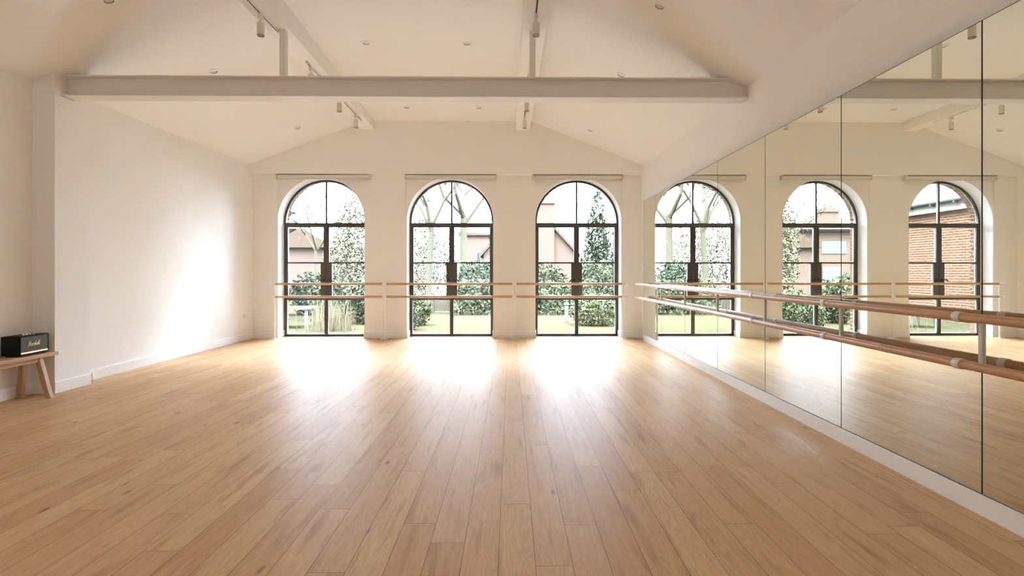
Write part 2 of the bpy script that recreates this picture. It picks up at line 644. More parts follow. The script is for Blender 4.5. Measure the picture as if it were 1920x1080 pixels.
gp = [(-5.3, ZS), (2.9, ZS), (2.9, zc(2.9) + 0.1), (BR, ZC + 0.1), (BL, ZC + 0.1), (-5.3, zc(-5.3) + 0.1)]
S(MB().prism(gp, YG, 11.46).build('wall_gable', M['wall'], smooth=False),
  'gable part of the far wall overhanging the windows under the ceiling', 'wall')

cp = [(-5.3, zc(-5.3)), (BL, ZC), (BR, ZC), (2.95, zc(2.95)), (2.95, zc(2.95) + 0.25), (BR, ZC + 0.25), (BL, ZC + 0.25), (-5.3, zc(-5.3) + 0.25)]
cm = MB().prism(cp, RY1, 11.46).prism(cp, YB - 0.2, RY0)
cm.prism([(-5.3, zc(-5.3)), (BL, ZC), (RX0, ZC), (RX0, ZC + 0.25), (BL, ZC + 0.25), (-5.3, zc(-5.3) + 0.25)], RY0, RY1)
cm.prism([(RX1, ZC), (BR, ZC), (2.95, zc(2.95)), (2.95, zc(2.95) + 0.25), (BR, ZC + 0.25), (RX1, ZC + 0.25)], RY0, RY1)
S(cm.build('ceiling', M['ceil'], smooth=False), 'white ceiling with two slopes and a flat middle', 'ceiling')
t = thing('window_4', 'added rooflight behind the viewer that lets in extra daylight', 'rooflight', ((RX0 + RX1) / 2, (RY0 + RY1) / 2, ZC + 0.2), None, 'structure')
MB().box(RX0, RX1, RY0, RY0 + 0.05, ZC + 0.2, ZC + 0.3).box(RX0, RX1, RY1 - 0.05, RY1, ZC + 0.2, ZC + 0.3).box(RX0, RX0 + 0.05, RY0, RY1, ZC + 0.2, ZC + 0.3) \
    .box(RX1 - 0.05, RX1, RY0, RY1, ZC + 0.2, ZC + 0.3).build('frame', M['frame'], t, smooth=False)
MB().box(RX0 + 0.04, RX1 - 0.04, RY0 + 0.04, RY1 - 0.04, ZC + 0.25, ZC + 0.262).build('glass', M['glass'], t, smooth=False)

# purlins where slopes and flat meet
for name, xa, xb, lab in (('purlin', (-2.62, -2.43), 0.25, 'white boxed purlin along the left edge of the flat ceiling'),
                          ('purlin', (0.364, 0.387), 0.258, 'white boxed purlin along the right edge of the flat ceiling')):
    far, near = Vector((xa[0], 11.02, 4.03)), Vector((xa[1], 6.31, 3.955))
    d = (near - far) / (11.02 - 6.31)
    q = far + d * (11.02 - YB)
    mb = MB().quad_box([(q.x - xb, q.y, q.z), (q.x, q.y, q.z), (far.x, far.y, far.z), (far.x - xb, far.y, far.z),
                        (q.x - xb, q.y, 4.25), (q.x, q.y, 4.25), (far.x, far.y, 4.25), (far.x - xb, far.y, 4.25)])
    S(mb.build(name, M['ceil'], smooth=False), lab, 'beam')

# steel tie beam: an I section with end plates, and two posts up to the purlins
tb = thing('tie_beam', 'painted steel I-beam spanning the room below the ceiling', 'beam', (-1.12, 6.3, 3.2), None, 'structure')
mb = MB().box(-4.86, 2.64, 6.2, 6.4, 3.20, 3.216).box(-4.86, 2.64, 6.2, 6.4, 3.407, 3.423).box(-4.86, 2.64, 6.285, 6.315, 3.21, 3.41)
mb.build('beam', M['steel'], tb, smooth=False, bevel=0.003)
for x in (-4.853, 2.596):
    MB().box(x, x + 0.014, 6.2, 6.4, 3.20, 3.423).build('end_plate', M['steel'], tb, smooth=False)
for x, zt in ((-2.50, 3.965), (0.24, 3.965)):
    MB().box(x - 0.034, x + 0.034, 6.262, 6.338, 3.42, zt).build('hanger_post', M['steel'], tb, smooth=False, bevel=0.006)

# skirting
H = 0.125
mb = MB().box(XL, XL + 0.018, 6.64, YF, 0, H).box(XN, XN + 0.018, YB, 6.12, 0, H)
mb.box(XN, -4.853, 6.104, 6.12, 0, H).box(-4.853, -4.837, 6.104, 6.646, 0, H).box(XL, -4.837, 6.63, 6.646, 0, H)
S(mb.build('baseboard_left', M['trim'], smooth=False, bevel=0.004), 'white skirting board along the left wall and its pier', 'skirting board')
mb = MB()
edges = [XL] + [e for wx in WIN_X for e in (wx - RW, wx + RW)] + [XR]
for i in range(0, 8, 2):
    a, b = edges[i], edges[i + 1]
    mb.box(a, b, YF - 0.015, YF, 0, H)
    if i > 0:
        mb.box(a - 0.015, a, YF - 0.015, 11.43, 0, H)
    if i < 6:
        mb.box(b, b + 0.015, YF - 0.015, 11.43, 0, H)
S(mb.build('baseboard_far', M['trim'], smooth=False), 'white skirting board on the piers between the arched windows', 'skirting board')
S(MB().box(2.50, 2.72, YB, 10.72, 0, 0.113).build('baseboard_right', M['trim'], smooth=False, bevel=0.003),
  'white plinth board running under the mirrors', 'skirting board')

# ------------------------------------------------------------------ arched glazed doors
Y0, Y1 = 11.43, 11.50


def ring_sector(mb, wx, r0, r1, y0, y1, n=40):
    s = len(mb.v)
    for k in range(n + 1):
        t = PI * k / n
        for r, y in ((r0, y0), (r1, y0), (r1, y1), (r0, y1)):
            mb.v.append((wx - r * math.cos(t), y, ZSP + r * math.sin(t)))
    for k in range(n):
        a = s + 4 * k
        for i in range(4):
            j = (i + 1) % 4
            mb.f.append((a + i, a + j, a + 4 + j, a + 4 + i))
    mb.f.append((s, s + 1, s + 2, s + 3))
    e = s + 4 * n
    mb.f.append((e + 3, e + 2, e + 1, e))


win_labels = ('arched glazed double door on the left, nearest the bare white wall',
              'arched glazed double door in the middle of the far wall',
              'arched glazed double door nearest the mirrors')
for i, wx in enumerate(WIN_X):
    t = thing('window_%d' % (i + 1), win_labels[i], 'window', (wx, Y0, 0), None, 'structure')
    mb = MB()
    ring_sector(mb, wx, RW - 0.040, RW, Y0, Y1)
    for sx in (-1, 1):
        mb.box(*sorted((wx + sx * RW, wx + sx * (RW - 0.036))), Y0, Y1, 0, ZSP)
    mb.box(wx - RW, wx + RW, Y0, Y1, 0, 0.016)
    mb.box(wx - RW + 0.03, wx + RW - 0.03, Y0, Y1, 2.225, 2.272)
    mb.box(wx - 0.017, wx + 0.017, Y0 + 0.01, Y1 - 0.01, 2.272, ZSP + RW - 0.03)
    mb.build('frame', M['frame'], t, smooth=False)
    # fanlight glass
    g = MB()
    pr = [(wx - (RW - 0.03) * math.cos(PI * k / 40), ZSP + (RW - 0.03) * math.sin(PI * k / 40)) for k in range(41)]
    pr += [(wx + RW - 0.03, 2.26), (wx - RW + 0.03, 2.26)]
    g.prism(pr, 11.462, 11.468)
    g.build('fanlight_glass', M['glass'], t, smooth=False)
    for sx in (-1, 1):
        lf = MB()
        X = lambda a: wx + sx * a

        def rect(a, b, z0, z1, d=0.004):
            lf.box(*sorted((X(a), X(b))), Y0 + d, Y1 - 0.006, z0, z1)
        rect(0.765, 0.803, 0.745, 2.222)         # outer stile
        rect(0.783, 0.803, 0.018, 0.745)
        rect(0.003, 0.765, 2.186, 2.222)         # head rail
        rect(0.003, 0.054, 1.488, 2.186)         # meeting stile
        rect(0.003, 0.765, 1.458, 1.488)         # glazing bar
        rect(0.003, 0.110, 0.775, 1.462)         # lock box
        rect(0.003, 0.783, 0.728, 0.775)         # lower rail
        rect(0.003, 0.036, 0.018, 0.728)
        rect(0.036, 0.783, 0.018, 0.05)          # bottom rail
        leaf = lf.build('door_leaf', M['frame'], t, smooth=False)
        gl = MB().box(*sorted((X(0.02), X(0.79))), 11.462, 11.468, 0.03, 2.2)
        gl.build('glass', M['glass'], leaf, smooth=False)
        h = MB()
        hx = X(0.045)
        h.lathe([(0.024, 0), (0.024, 0.008), (0.012, 0.012), (0.011, 0.05)], (hx, Y0 + 0.004, 1.13), (0, -1, 0), 16)
        h.tube([(hx, Y0 - 0.044, 1.13), (X(0.075), Y0 - 0.05, 1.13), (X(0.135), Y0 - 0.05, 1.127)], 0.0095, 10)
        h.tube([(X(0.13), Y0 - 0.05, 1.13), (X(0.137), Y0 - 0.05, 1.095)], 0.0085, 10)
        h.build('handle', M['gasket'], leaf)
    MB().box(wx - 0.006, wx + 0.006, Y0 + 0.02, Y1 - 0.01, 0.018, 2.222).build('meeting_seal', M['gasket'], t, smooth=False)

# ------------------------------------------------------------------ roller blinds under the overhang
for (x0, x1, side, lab) in ((-4.52, -2.71, -1, 'slim rolled-up blind cassette above the left arched door'),
                            (-2.05, -0.272, -1, 'slim rolled-up blind cassette above the middle arched door'),
                            (0.415, 2.182, 1, 'slim rolled-up blind cassette above the arched door beside the mirrors')):
    t = thing('roller_blind', lab, 'blind', ((x0 + x1) / 2, 11.05, 3.13), 'rolled-up blinds over the arched doors')
    MB().box(x0 + 0.02, x1 - 0.02, 11.00, 11.07, 3.10, 3.164).build('cassette', M['bracket'], t, smooth=False, bevel=0.012)
    for x in (x0, x1 - 0.02):
        MB().box(x, x + 0.02, 10.992, 11.10, 3.09, 3.178).build('end_bracket', M['alu'], t, smooth=False, bevel=0.003)
    MB().box(x0 + 0.02, x1 - 0.02, 11.02, 11.10, 3.166, 3.177).build('shadow_gap_strip', M['baffle'], t, smooth=False)  # dark strip standing in for the shaded gap above the cassette
    MB().box(x0 + 0.03, x1 - 0.03, 11.03, 11.045, 3.082, 3.104).build('bottom_bar', M['alu'], t, smooth=False, bevel=0.003)
    cx = x0 + 0.012 if side < 0 else x1 - 0.012
    c = MB()
    for dx in (-0.007, 0.007):
        c.tube([(cx + dx, 11.09, 3.10), (cx + dx, 11.095, 1.6), (cx + dx, 11.1, 0.2)], 0.0022, 6)
    c.tube([(cx - 0.007, 11.1, 0.2), (cx, 11.1, 0.19), (cx + 0.007, 11.1, 0.2)], 0.0022, 6)
    c.build('pull_chain', M['bracket'], t)

# ------------------------------------------------------------------ mirrors
PW, PY0 = 1.287, 2.987 - 1.287
mir = ('tall mirror panel nearest the viewer, cut off by the picture edge', 'tall mirror panel second from the viewer',
       'tall mirror panel third from the viewer', 'tall mirror panel fourth from the viewer',
       'tall mirror panel third from the far wall', 'tall mirror panel next to last before the far wall',
       'tall mirror panel last in the row, beside the far wall')
for k in range(7):
    a, b = PY0 + PW * k + 0.005, PY0 + PW * (k + 1) - 0.005
    t = thing('mirror_panel', mir[k], 'mirror', (2.52, (a + b) / 2, 0.12), 'frameless mirror panels along the right wall')
    MB().box(2.5005, 2.506, a, b, 0.121, 2.63).build('mirror_glass', M['mirror'], t, smooth=False)
    MB().box(2.5065, 2.545, a - 0.0048, b + 0.0048, 0.116, 2.637).build('backing_board', M['dark' if k < 6 else 'bracket'], t, smooth=False)

# ------------------------------------------------------------------ wall barre along the mirrors
XB, ZU, ZLo = 2.378, 1.060, 0.812
XP = 2.493
t = thing('wall_barre', 'double oak ballet barre bracketed along the mirrors', 'barre', (XB, 5.5, 0.95))
for z in (ZU, ZLo):
    rl = MB().tube([(XB, 10.74, z), (XB, 5.0, z), (XB, 0.9, z)], 0.0242, 24).build('rail', M['oakbar'], t)
    MB().lathe([(0.0, 0.022), (0.012, 0.02), (0.022, 0.012), (0.0245, 0), (0.0245, -0.02)], (XB, 10.74, z), (0, 1, 0), 20).build('end_cap', M['bracket'], rl)
br = None


def make_bracket(y):
    b = MB().box(XP - 0.0055, 2.4998, y - 0.011, y + 0.011, ZLo - 0.024, ZU + 0.012)
    o = b.build('bracket', M['bracket'], t, smooth=False, bevel=0.002)
    for z in (ZU, ZLo):
        a = MB()
        zz = z - 0.018
        for x0, x1, y0, y1 in ((XB + 0.008, XP - 0.003, 0.0, 0.0), ):
            n = 8
            for i in range(n):
                u0, u1 = i / n, (i + 1) / n
                p = Vector((x0 + (x1 - x0) * u0, y + (y1 - y0) * (u0 ** 0.5), zz - 0.012 * math.sin(PI * u0)))
                q = Vector((x0 + (x1 - x0) * u1, y + (y1 - y0) * (u1 ** 0.5), zz - 0.012 * math.sin(PI * u1)))
                a.bar(p, q, (0, 0.016, 0), (0, 0, 0.0045))
        a.build('arm', M['bracket'], o, smooth=False)
        MB().lathe([(0.0260, -0.0245), (0.0275, -0.0245), (0.0285, -0.021), (0.0285, 0.021), (0.0275, 0.0245), (0.0260, 0.0245)],
                   (XB, y, z), (0, 1, 0), 28, close=True).build('ring', M['bracket'], o)
    return o


for k in range(-1, 6):
    make_bracket(2.987 + 1.287 * k)

# ------------------------------------------------------------------ free-standing barre before the windows
YP = 10.97
t = thing('floor_barre', 'double pale oak ballet barre on white posts before the arched windows', 'barre', (-1.18, YP, 0))
px = (-4.53, -2.425, 0.071, 2.168)
zf = (1.060, 0.813)
for z in zf:
    for a, b in ((-4.565, -2.462), (-2.388, 0.034), (0.108, 2.215)):
        MB().tube([(a, YP, z), (b, YP, z)], 0.0225, 20).build('rail', M['pinebar'], t)
    for x, s in ((-4.565, -1), (2.215, 1)):
        MB().lathe([(0.0235, -0.03), (0.0245, -0.02), (0.0245, 0.018), (0.018, 0.026), (0.018, 0.036), (0.026, 0.044), (0.026, 0.062), (0.018, 0.07), (0.0, 0.073)],
                   (x, YP, z), (s, 0, 0), 20).build('end_fitting', M['white'], t)
for i, x in enumerate(px):
    p = MB().tube([(x, YP, 0.006), (x, YP, zf[0] - 0.02)], 0.0165, 18).build('post', M['white'], t)
    MB().lathe([(0.075, 0.0005), (0.075, 0.006), (0.07, 0.009), (0.024, 0.011), (0.021, 0.03), (0.0, 0.03)], (x, YP, 0), (0, 0, 1), 28).build('base_plate', M['white'], p)
    for z in zf:
        w2 = 0.04 if i in (1, 2) else 0.018
        MB().lathe([(0.0, -w2), (0.024, -w2), (0.0255, -w2 + 0.004), (0.0255, w2 - 0.004), (0.024, w2), (0.0, w2)], (x, YP, z), (1, 0, 0), 22).build('rail_joint', M['white'], p)

# ------------------------------------------------------------------ recessed downlights
NS = Vector((-SL, 0, 1)).normalized()
NR = Vector((SR, 0, 1)).normalized()
ROWS = ((5.35, 'row nearest the viewer'), (7.23, 'row just beyond the steel beam'), (10.06, 'row nearest the windows'))
cols = ((-3.745, 'left slope'), (-1.83, 'flat, left of centre'), (-0.555, 'flat, right of centre'), (1.405, 'right slope'))


def make_downlight(loc, nrm, lab):
    t = thing('downlight', lab, 'ceiling light', loc, 'recessed white downlights in the ceiling')
    z = Vector((0, 0, 0))
    t.rotation_euler = Vector((0, 0, 1)).rotation_difference(nrm).to_euler()
    bpy.context.view_layer.update()

    def part(name, prof, mat, close):
        mb = MB().lathe(prof, (0, 0, 0), (0, 0, 1), 32, close)
        o = mb.build(name, mat)
        o.parent = t
        return o
    part('trim_ring', [(0.064, 0.002), (0.064, -0.004), (0.060, -0.008), (0.046, -0.010), (0.042, -0.006), (0.042, 0.002)], M['white'], True)
    part('baffle', [(0.0425, -0.006), (0.036, -0.0045), (0.0355, -0.001), (0.0425, -0.001)], M['baffle'], True)
    part('lens', [(0.0, -0.0035), (0.022, -0.0032), (0.036, -0.001), (0.036, 0.0)], M['lamp'], False)
    return t


proto = {}
for (y, rl) in ROWS:
    for (x, cl) in cols:
        if y < 6 and cl.startswith('flat'):
            continue
        n = NS if x < BL else (NR if x > BR else Vector((0, 0, 1)))
        key = 'l' if x < BL else ('r' if x > BR else 'f')
        loc = Vector((x, y, zc(x))) - n * 0.0006
        lab = 'small white downlight in the ceiling %s, %s' % (cl, rl)
        if key not in proto:
            proto[key] = make_downlight(loc, n, lab)
        else:
            copy_tree(proto[key], loc, lab)

# ------------------------------------------------------------------ lighting tracks and spotlights


def purlin_z(y):
    return 3.955 + (y - 6.31) * (4.03 - 3.955) / (11.02 - 6.31)


def tl(y):
    return -2.56 + (y - 6.32) * (-2.664 + 2.56) / (10.2 - 6.32)


def tr_(y):
    return 0.258 + (y - 5.8) * (0.239 - 0.258) / (9.93 - 5.8)


def track(fx, y0, y1, lab):
    t = thing('lighting_track', lab, 'lighting track', (fx(y0), (y0 + y1) / 2, purlin_z((y0 + y1) / 2)), 'white lighting tracks under the purlins')
    a, b = Vector((fx(y0), y0, purlin_z(y0))), Vector((fx(y1), y1, purlin_z(y1)))
    d = (b - a).normalized()
    h = Vector((0, 0, -1))
    for sx in (-1, 1):
        MB().bar(a + Vector((sx * 0.0125, 0, -0.0135)), b + Vector((sx * 0.0125, 0, -0.0135)), (0.004, 0, 0), (0, 0, 0.013)).build('track_side', M['white'], t, smooth=False)
    MB().bar(a + Vector((0, 0.0, -0.010)), b + Vector((0, 0.0, -0.010)), (0.0082, 0, 0), (0, 0, 0.009)).build('slot', M['dark'], t, smooth=False)
    for p in (a, b):
        MB().box(p.x - 0.018, p.x + 0.018, p.y - 0.012, p.y + 0.012, p.z - 0.028, p.z - 0.0005).build('end_cap', M['white'], t, smooth=False)
    return t


track(tl, 3.6, 6.32, 'white lighting track on the left purlin, this side of the steel beam')
track(tl, 7.26, 10.2, 'white lighting track on the left purlin, between the steel beam and the windows')
track(tr_, 3.6, 6.25, 'white lighting track on the right purlin, this side of the steel beam')
track(tr_, 7.26, 10.1, 'white lighting track on the right purlin, between the steel beam and the windows')


def make_spot(loc, lab):
    t = thing('spotlight', lab, 'spotlight', loc, 'white cylinder spotlights on the tracks')

    def part(mb, name, mat, par=t):
        o = mb.build(name, mat)
        o.parent = par
        return o
    part(MB().box(-0.016, 0.016, -0.035, 0.035, -0.052, -0.001), 'adapter', M['spot'])
    part(MB().lathe([(0.006, -0.052), (0.006, -0.085)], n=12), 'stem', M['spot'])
    b = part(MB().lathe([(0.0, -0.083), (0.030, -0.083), (0.0365, -0.089), (0.0365, -0.212), (0.033, -0.218), (0.031, -0.205), (0.0, -0.200)], n=28), 'housing', M['spot'])
    part(MB().lathe([(0.0312, -0.2135), (0.0362, -0.2135), (0.0366, -0.2165), (0.0345, -0.2195), (0.0312, -0.2185)], n=28, close=True), 'bezel', M['baffle'], b)
    part(MB().lathe([(0.0, -0.209), (0.018, -0.208), (0.030, -0.206), (0.030, -0.203)], n=24), 'lens', M['lamp'], b)
    return t


sp0 = None
for fx, y, lab in ((tl, 5.83, 'white spotlight on the left track this side of the steel beam'),
                   (tr_, 5.79, 'white spotlight on the right track this side of the steel beam'),
                   (tl, 7.41, 'white spotlight on the left track just beyond the steel beam'),
                   (tl, 8.75, 'white spotlight on the left track, half hidden under the steel beam'),
                   (tl, 9.79, 'white spotlight on the left track nearest the windows'),
                   (tr_, 7.40, 'white spotlight on the right track just beyond the steel beam'),
                   (tr_, 8.68, 'white spotlight on the right track, half hidden under the steel beam'),
                   (tr_, 9.79, 'white spotlight on the right track nearest the windows')):
    loc = (fx(y), y, purlin_z(y) - 0.0285)
    if sp0 is None:
        sp0 = make_spot(loc, lab)
    else:
        copy_tree(sp0, loc, lab)

# ------------------------------------------------------------------ double socket on the left wall
t = thing('wall_socket', 'white double power socket low on the left wall near the corner', 'socket', (XL, 10.82, 0.46))
pl = MB().box(XL + 0.0003, XL + 0.012, 10.745, 10.895, 0.415, 0.505).build('face_plate', M['plastic'], t, smooth=False, bevel=0.004)
for y in (10.785, 10.855):
    MB().box(XL + 0.012, XL + 0.0145, y - 0.014, y + 0.004, 0.478, 0.494).build('switch', M['plastic'], pl, smooth=False, bevel=0.001)
    MB().box(XL + 0.0118, XL + 0.0124, y - 0.003, y + 0.003, 0.455, 0.465).box(XL + 0.0118, XL + 0.0124, y - 0.014, y - 0.007, 0.434, 0.438) \
        .box(XL + 0.0118, XL + 0.0124, y + 0.007, y + 0.014, 0.434, 0.438).build('pin_holes', M['dark'], pl, smooth=False)

# ------------------------------------------------------------------ oak bench against the left wall
BX0, BX1, BY0, BY1, BZ = -5.066, -4.782, 4.85, 6.085, 0.453
t = thing('bench', 'low oak bench with splayed legs against the left wall', 'bench', (-4.92, 5.45, 0))
MB().box(BX0, BX1, BY0, BY1, BZ - 0.034, BZ).build('seat', M['bench'], t, smooth=False, bevel=0.003)
MB().box(-4.855, -4.825, BY0 + 0.14, BY1 - 0.17, BZ - 0.082, BZ - 0.034).build('apron', M['bench'], t, smooth=False, bevel=0.002)
MB().box(-5.045, -5.015, BY0 + 0.14, BY1 - 0.17, BZ - 0.082, BZ - 0.034).build('apron', M['bench'], t, smooth=False, bevel=0.002)
for (tx, ty, fx, fy) in ((-4.845, 5.90, -4.742, 5.915), (-5.005, 5.90, -5.035, 5.915), (-4.845, 5.02, -4.742, 4.99), (-5.005, 5.02, -5.035, 4.99)):
    hx, hy = 0.026, 0.024
    MB().quad_box([(fx - hx, fy - hy, 0), (fx + hx, fy - hy, 0), (fx + hx, fy + hy, 0), (fx - hx, fy + hy, 0),
                   (tx - hx, ty - hy, BZ - 0.034), (tx + hx, ty - hy, BZ - 0.034), (tx + hx, ty + hy, BZ - 0.034), (tx - hx, ty + hy, BZ - 0.034)]) \
        .build('leg', M['benchleg'], t, smooth=False, bevel=0.003)

# ------------------------------------------------------------------ vintage-style speaker on the bench
SY0, SY1, SX0, SX1, SZ0, SZ1 = 5.660, 6.045, -5.025, -4.845, BZ + 0.014, BZ + 0.202
t = thing('bluetooth_speaker', 'black vintage-style speaker with gold script lettering on the bench', 'speaker', (-4.93, 5.85, BZ))
cb = MB()
cb.box(SX0, SX1 - 0.012, SY0, SY1, SZ0, SZ1)
cb.box(SX1 - 0.0125, SX1, SY0, SY0 + 0.009, SZ0, SZ1).box(SX1 - 0.0125, SX1, SY1 - 0.009, SY1, SZ0, SZ1)
cb.box(SX1 - 0.0125, SX1, SY0, SY1, SZ0, SZ0 + 0.009).box(SX1 - 0.0125, SX1, SY0, SY1, SZ1 - 0.011, SZ1)
cab = cb.build('cabinet', M['black'], t, smooth=False, bevel=0.003)
gr = MB().box(SX1 - 0.012, SX1 - 0.003, SY0 + 0.010, SY1 - 0.010, SZ0 + 0.026, SZ1 - 0.012).build('grille', M['cloth'], t, smooth=False)
MB().box(SX1 - 0.012, SX1 - 0.001, SY0 + 0.010, SY1 - 0.010, SZ0 + 0.010, SZ0 + 0.025).build('gold_strip', M['gold'], t, smooth=False, bevel=0.002)
strokes = [
    [(-.05, -.12), (.08, -.05), (.2, .4), (.34, .95), (.36, .5), (.40, .08), (.54, .55), (.68, .97), (.66, .4), (.68, .06), (.78, .02)],
    [(1.10, .40), (.98, .46), (.88, .30), (.88, .08), (.98, .02), (1.08, .2), (1.13, .44), (1.12, .1), (1.2, .02)],
    [(1.22, .02), (1.32, .48), (1.35, .36), (1.5, .44)],
    [(1.74, .43), (1.60, .44), (1.60, .3), (1.72, .18), (1.68, .03), (1.54, .05)],
    [(1.80, .0), (1.90, .5), (2.02, .97), (1.92, .5), (1.86, .0), (1.98, .36), (2.1, .43), (2.10, .08), (2.18, .02)],
    [(2.5, .40), (2.38, .46), (2.28, .30), (2.28, .08), (2.38, .02), (2.48, .2), (2.53, .44), (2.52, .1), (2.6, .02)],
    [(2.60, .04), (2.72, .5), (2.84, .98), (2.74, .5), (2.70, .04), (2.78, .02)],
    [(2.80, .04), (2.94, .52), (3.08, 1.06), (2.98, .5), (2.92, .04), (3.02, .0), (3.2, .12)]]
ls = 0.052
ly, lz = (SY0 + SY1) / 2 - 0.5 * 3.25 * ls - 0.012, (SZ0 + SZ1) / 2 - 0.014
lo = MB()
for s in strokes:
    lo.tube([(SX1 - 0.0022, ly + (a + 0.18 * b) * ls, lz + b * ls + 0.03 * a * ls) for a, b in s], 0.0030, 6)
lo.build('lettering', M['logo'], gr)
pn = MB().box(SX1 - 0.115, SX1 - 0.045, SY0 + 0.07, SY1 - 0.07, SZ1 - 0.001, SZ1 + 0.0015).build('control_panel', M['gasket'], t, smooth=False)
for y in (5.80, 5.845, 5.89):
    MB().lathe([(0.0095, 0), (0.0095, 0.009), (0.008, 0.012), (0.0, 0.012)], (SX1 - 0.075, y, SZ1 + 0.0015), (0, 0, 1), 18).build('knob', M['gold'], pn)
MB().box(SX1 - 0.085, SX1 - 0.065, 5.93, 5.955, SZ1 + 0.0015, SZ1 + 0.006).build('switch', M['gold'], pn, smooth=False, bevel=0.001)
for x in (SX0 + 0.03, SX1 - 0.03):
    for y in (SY0 + 0.04, SY1 - 0.04):
        MB().lathe([(0.012, 0), (0.013, 0.014)], (x, y, BZ), (0, 0, 1), 16).build('foot', M['gasket'], t)

t.rotation_euler.z = R(5)

# ================================================================== outdoors
rnd = random.Random(11)
GZ = -0.15
gm = MB()
nx, ny = 30, 30
for j in range(ny + 1):
    for i in range(nx + 1):
        x, y = -45 + 70 * i / nx, 13.2 + 70 * j / ny
        z = GZ - max(0, y - 24) * 0.03
        gm.v.append((x, y, z))
for j in range(ny):
    for i in range(nx):
        a = j * (nx + 1) + i
        gm.f.append((a, a + 1, a + nx + 2, a + nx + 1))
S(gm.build('lawn', M['grass']), 'green lawn outside the arched doors', 'lawn')
S(MB().box(-20, 12, 11.60, 13.25, GZ - 0.1, GZ + 0.004).build('patio', M['paving'], smooth=False), 'unseen paved terrace outside the arched doors, kept pale to bounce light indoors', 'terrace')


def ground(y):
    return GZ - max(0, y - 24) * 0.03


def leaf_cloud(mb, c, rad, n, size, shape='ball'):
    for _ in range(n):
        while True:
            p = Vector((rnd.uniform(-1, 1), rnd.uniform(-1, 1), rnd.uniform(-1, 1)))
            if shape == 'box':
                break
            if shape == 'cone':
                h = (p.z + 1) / 2
                if math.hypot(p.x, p.y) <= (1 - h) * 0.92 + 0.1:
                    break
            elif 0.25 < p.length <= 1:
                break
        q = Vector((c[0] + p.x * rad[0], c[1] + p.y * rad[1], c[2] + p.z * rad[2]))
        s = size * rnd.uniform(0.6, 1.3)
        u = Vector((rnd.gauss(0, 1), rnd.gauss(0, 1), rnd.gauss(0, 1))).normalized()
        v = u.cross(Vector((rnd.gauss(0, 1), rnd.gauss(0, 1), rnd.gauss(0, 1)))).normalized()
        b = len(mb.v)
        mb.v += [tuple(q - u * s), tuple(q + v * s * 0.5), tuple(q + u * s), tuple(q - v * s * 0.5)]
        mb.f.append((b, b + 1, b + 2, b + 3))


def plain_build(mb, name, mat, parent=None):
    me = bpy.data.meshes.new(name)
    me.from_pydata(mb.v, [], mb.f)
    me.materials.append(mat)
    o = bpy.data.objects.new(name, me)
    COL.objects.link(o)
    if parent is not None:
        o.parent = parent
        o.matrix_parent_inverse = parent.matrix_basis.inverted()
    return o


def shrub(name, x, y, rad, n, size, mat, label, cat='shrub', shape='ball', zc_=None, trunk=True, group=None):
    g = ground(y)
    t = thing(name, label, cat, (x, y, g), group)
    mb = MB()
    cz = g + rad[2] if zc_ is None else zc_
    leaf_cloud(mb, (x, y, cz), rad, n, size, shape)
    plain_build(mb, 'foliage', M[mat], t)
    st = MB()
    for k in range(4):
        a = k * 1.7
        st.tube([(x + 0.06 * math.cos(a), y + 0.06 * math.sin(a), g - 0.02), (x + rad[0] * 0.4 * math.cos(a), y + rad[1] * 0.4 * math.sin(a), cz)], [0.03, 0.012], 6)
    st.build('stem', M['bark'], t)
    return t


def bare_tree(x, y, h, spread, label, lean=0.0, levels=5, r0=0.16, group='bare trees beyond the lawn', seed=1):
    rr = random.Random(seed)
    g = ground(y)
    t = thing('bare_tree', label, 'tree', (x, y, g), group)
    tk, bm_ = MB(), MB()
    top = Vector((x + lean, y, g + h * 0.42))
    tk.tube([(x, y, g - 0.05), (x + lean * 0.3, y, g + h * 0.15), top], [r0 * 1.15, r0 * 0.9, r0 * 0.7], 12)

    def grow(p, d, ln, r, lv):
        m_ = p + d * ln * 0.5 + Vector((rr.gauss(0, 1), rr.gauss(0, 1), rr.gauss(0, 1))) * ln * 0.06
        e = p + d * ln
        bm_.tube([p, m_, e], [r, r * 0.8, r * 0.58], 6 if lv > 2 else 4)
        if lv == 0:
            return
        for _ in range(3 if lv > 1 else 4):
            nd = (d + Vector((rr.gauss(0, 1) * spread, rr.gauss(0, 1) * spread, rr.gauss(0, 0.45) + 0.18))).normalized()
            s = rr.uniform(0.45, 1.0)
            grow(p + (e - p) * s, nd, ln * rr.uniform(0.6, 0.82), r * 0.55, lv - 1)
    for k in range(4):
        a = k * 1.57 + rr.uniform(-0.4, 0.4)
        d = Vector((math.cos(a) * 0.62, math.sin(a) * 0.5, 1)).normalized()
        grow(top - Vector((0, 0, rr.uniform(0, h * 0.12))), d, h * 0.27, r0 * 0.52, levels - 1)
    tk.build('trunk', M['bark'], t)
    plain_build(bm_, 'branches', M['bark'], t)
    return t


# bare trees on the far side of the lawn
bare_tree(-3.65, 25.0, 8.5, 0.55, 'bare branching tree on the left in the middle window', 0.2, seed=4)
bare_tree(-2.1, 25.4, 9.5, 0.5, 'bare pale-trunked tree on the right in the middle window', 0.0, r0=0.2, seed=9)
bare_tree(-11.9, 34.5, 9.0, 0.6, 'slender bare tree in the left window', 0.2, r0=0.12, seed=5)
bare_tree(5.2, 31.0, 8.0, 0.5, 'twiggy bare tree rising behind the conifer', 0.0, r0=0.11, seed=7)
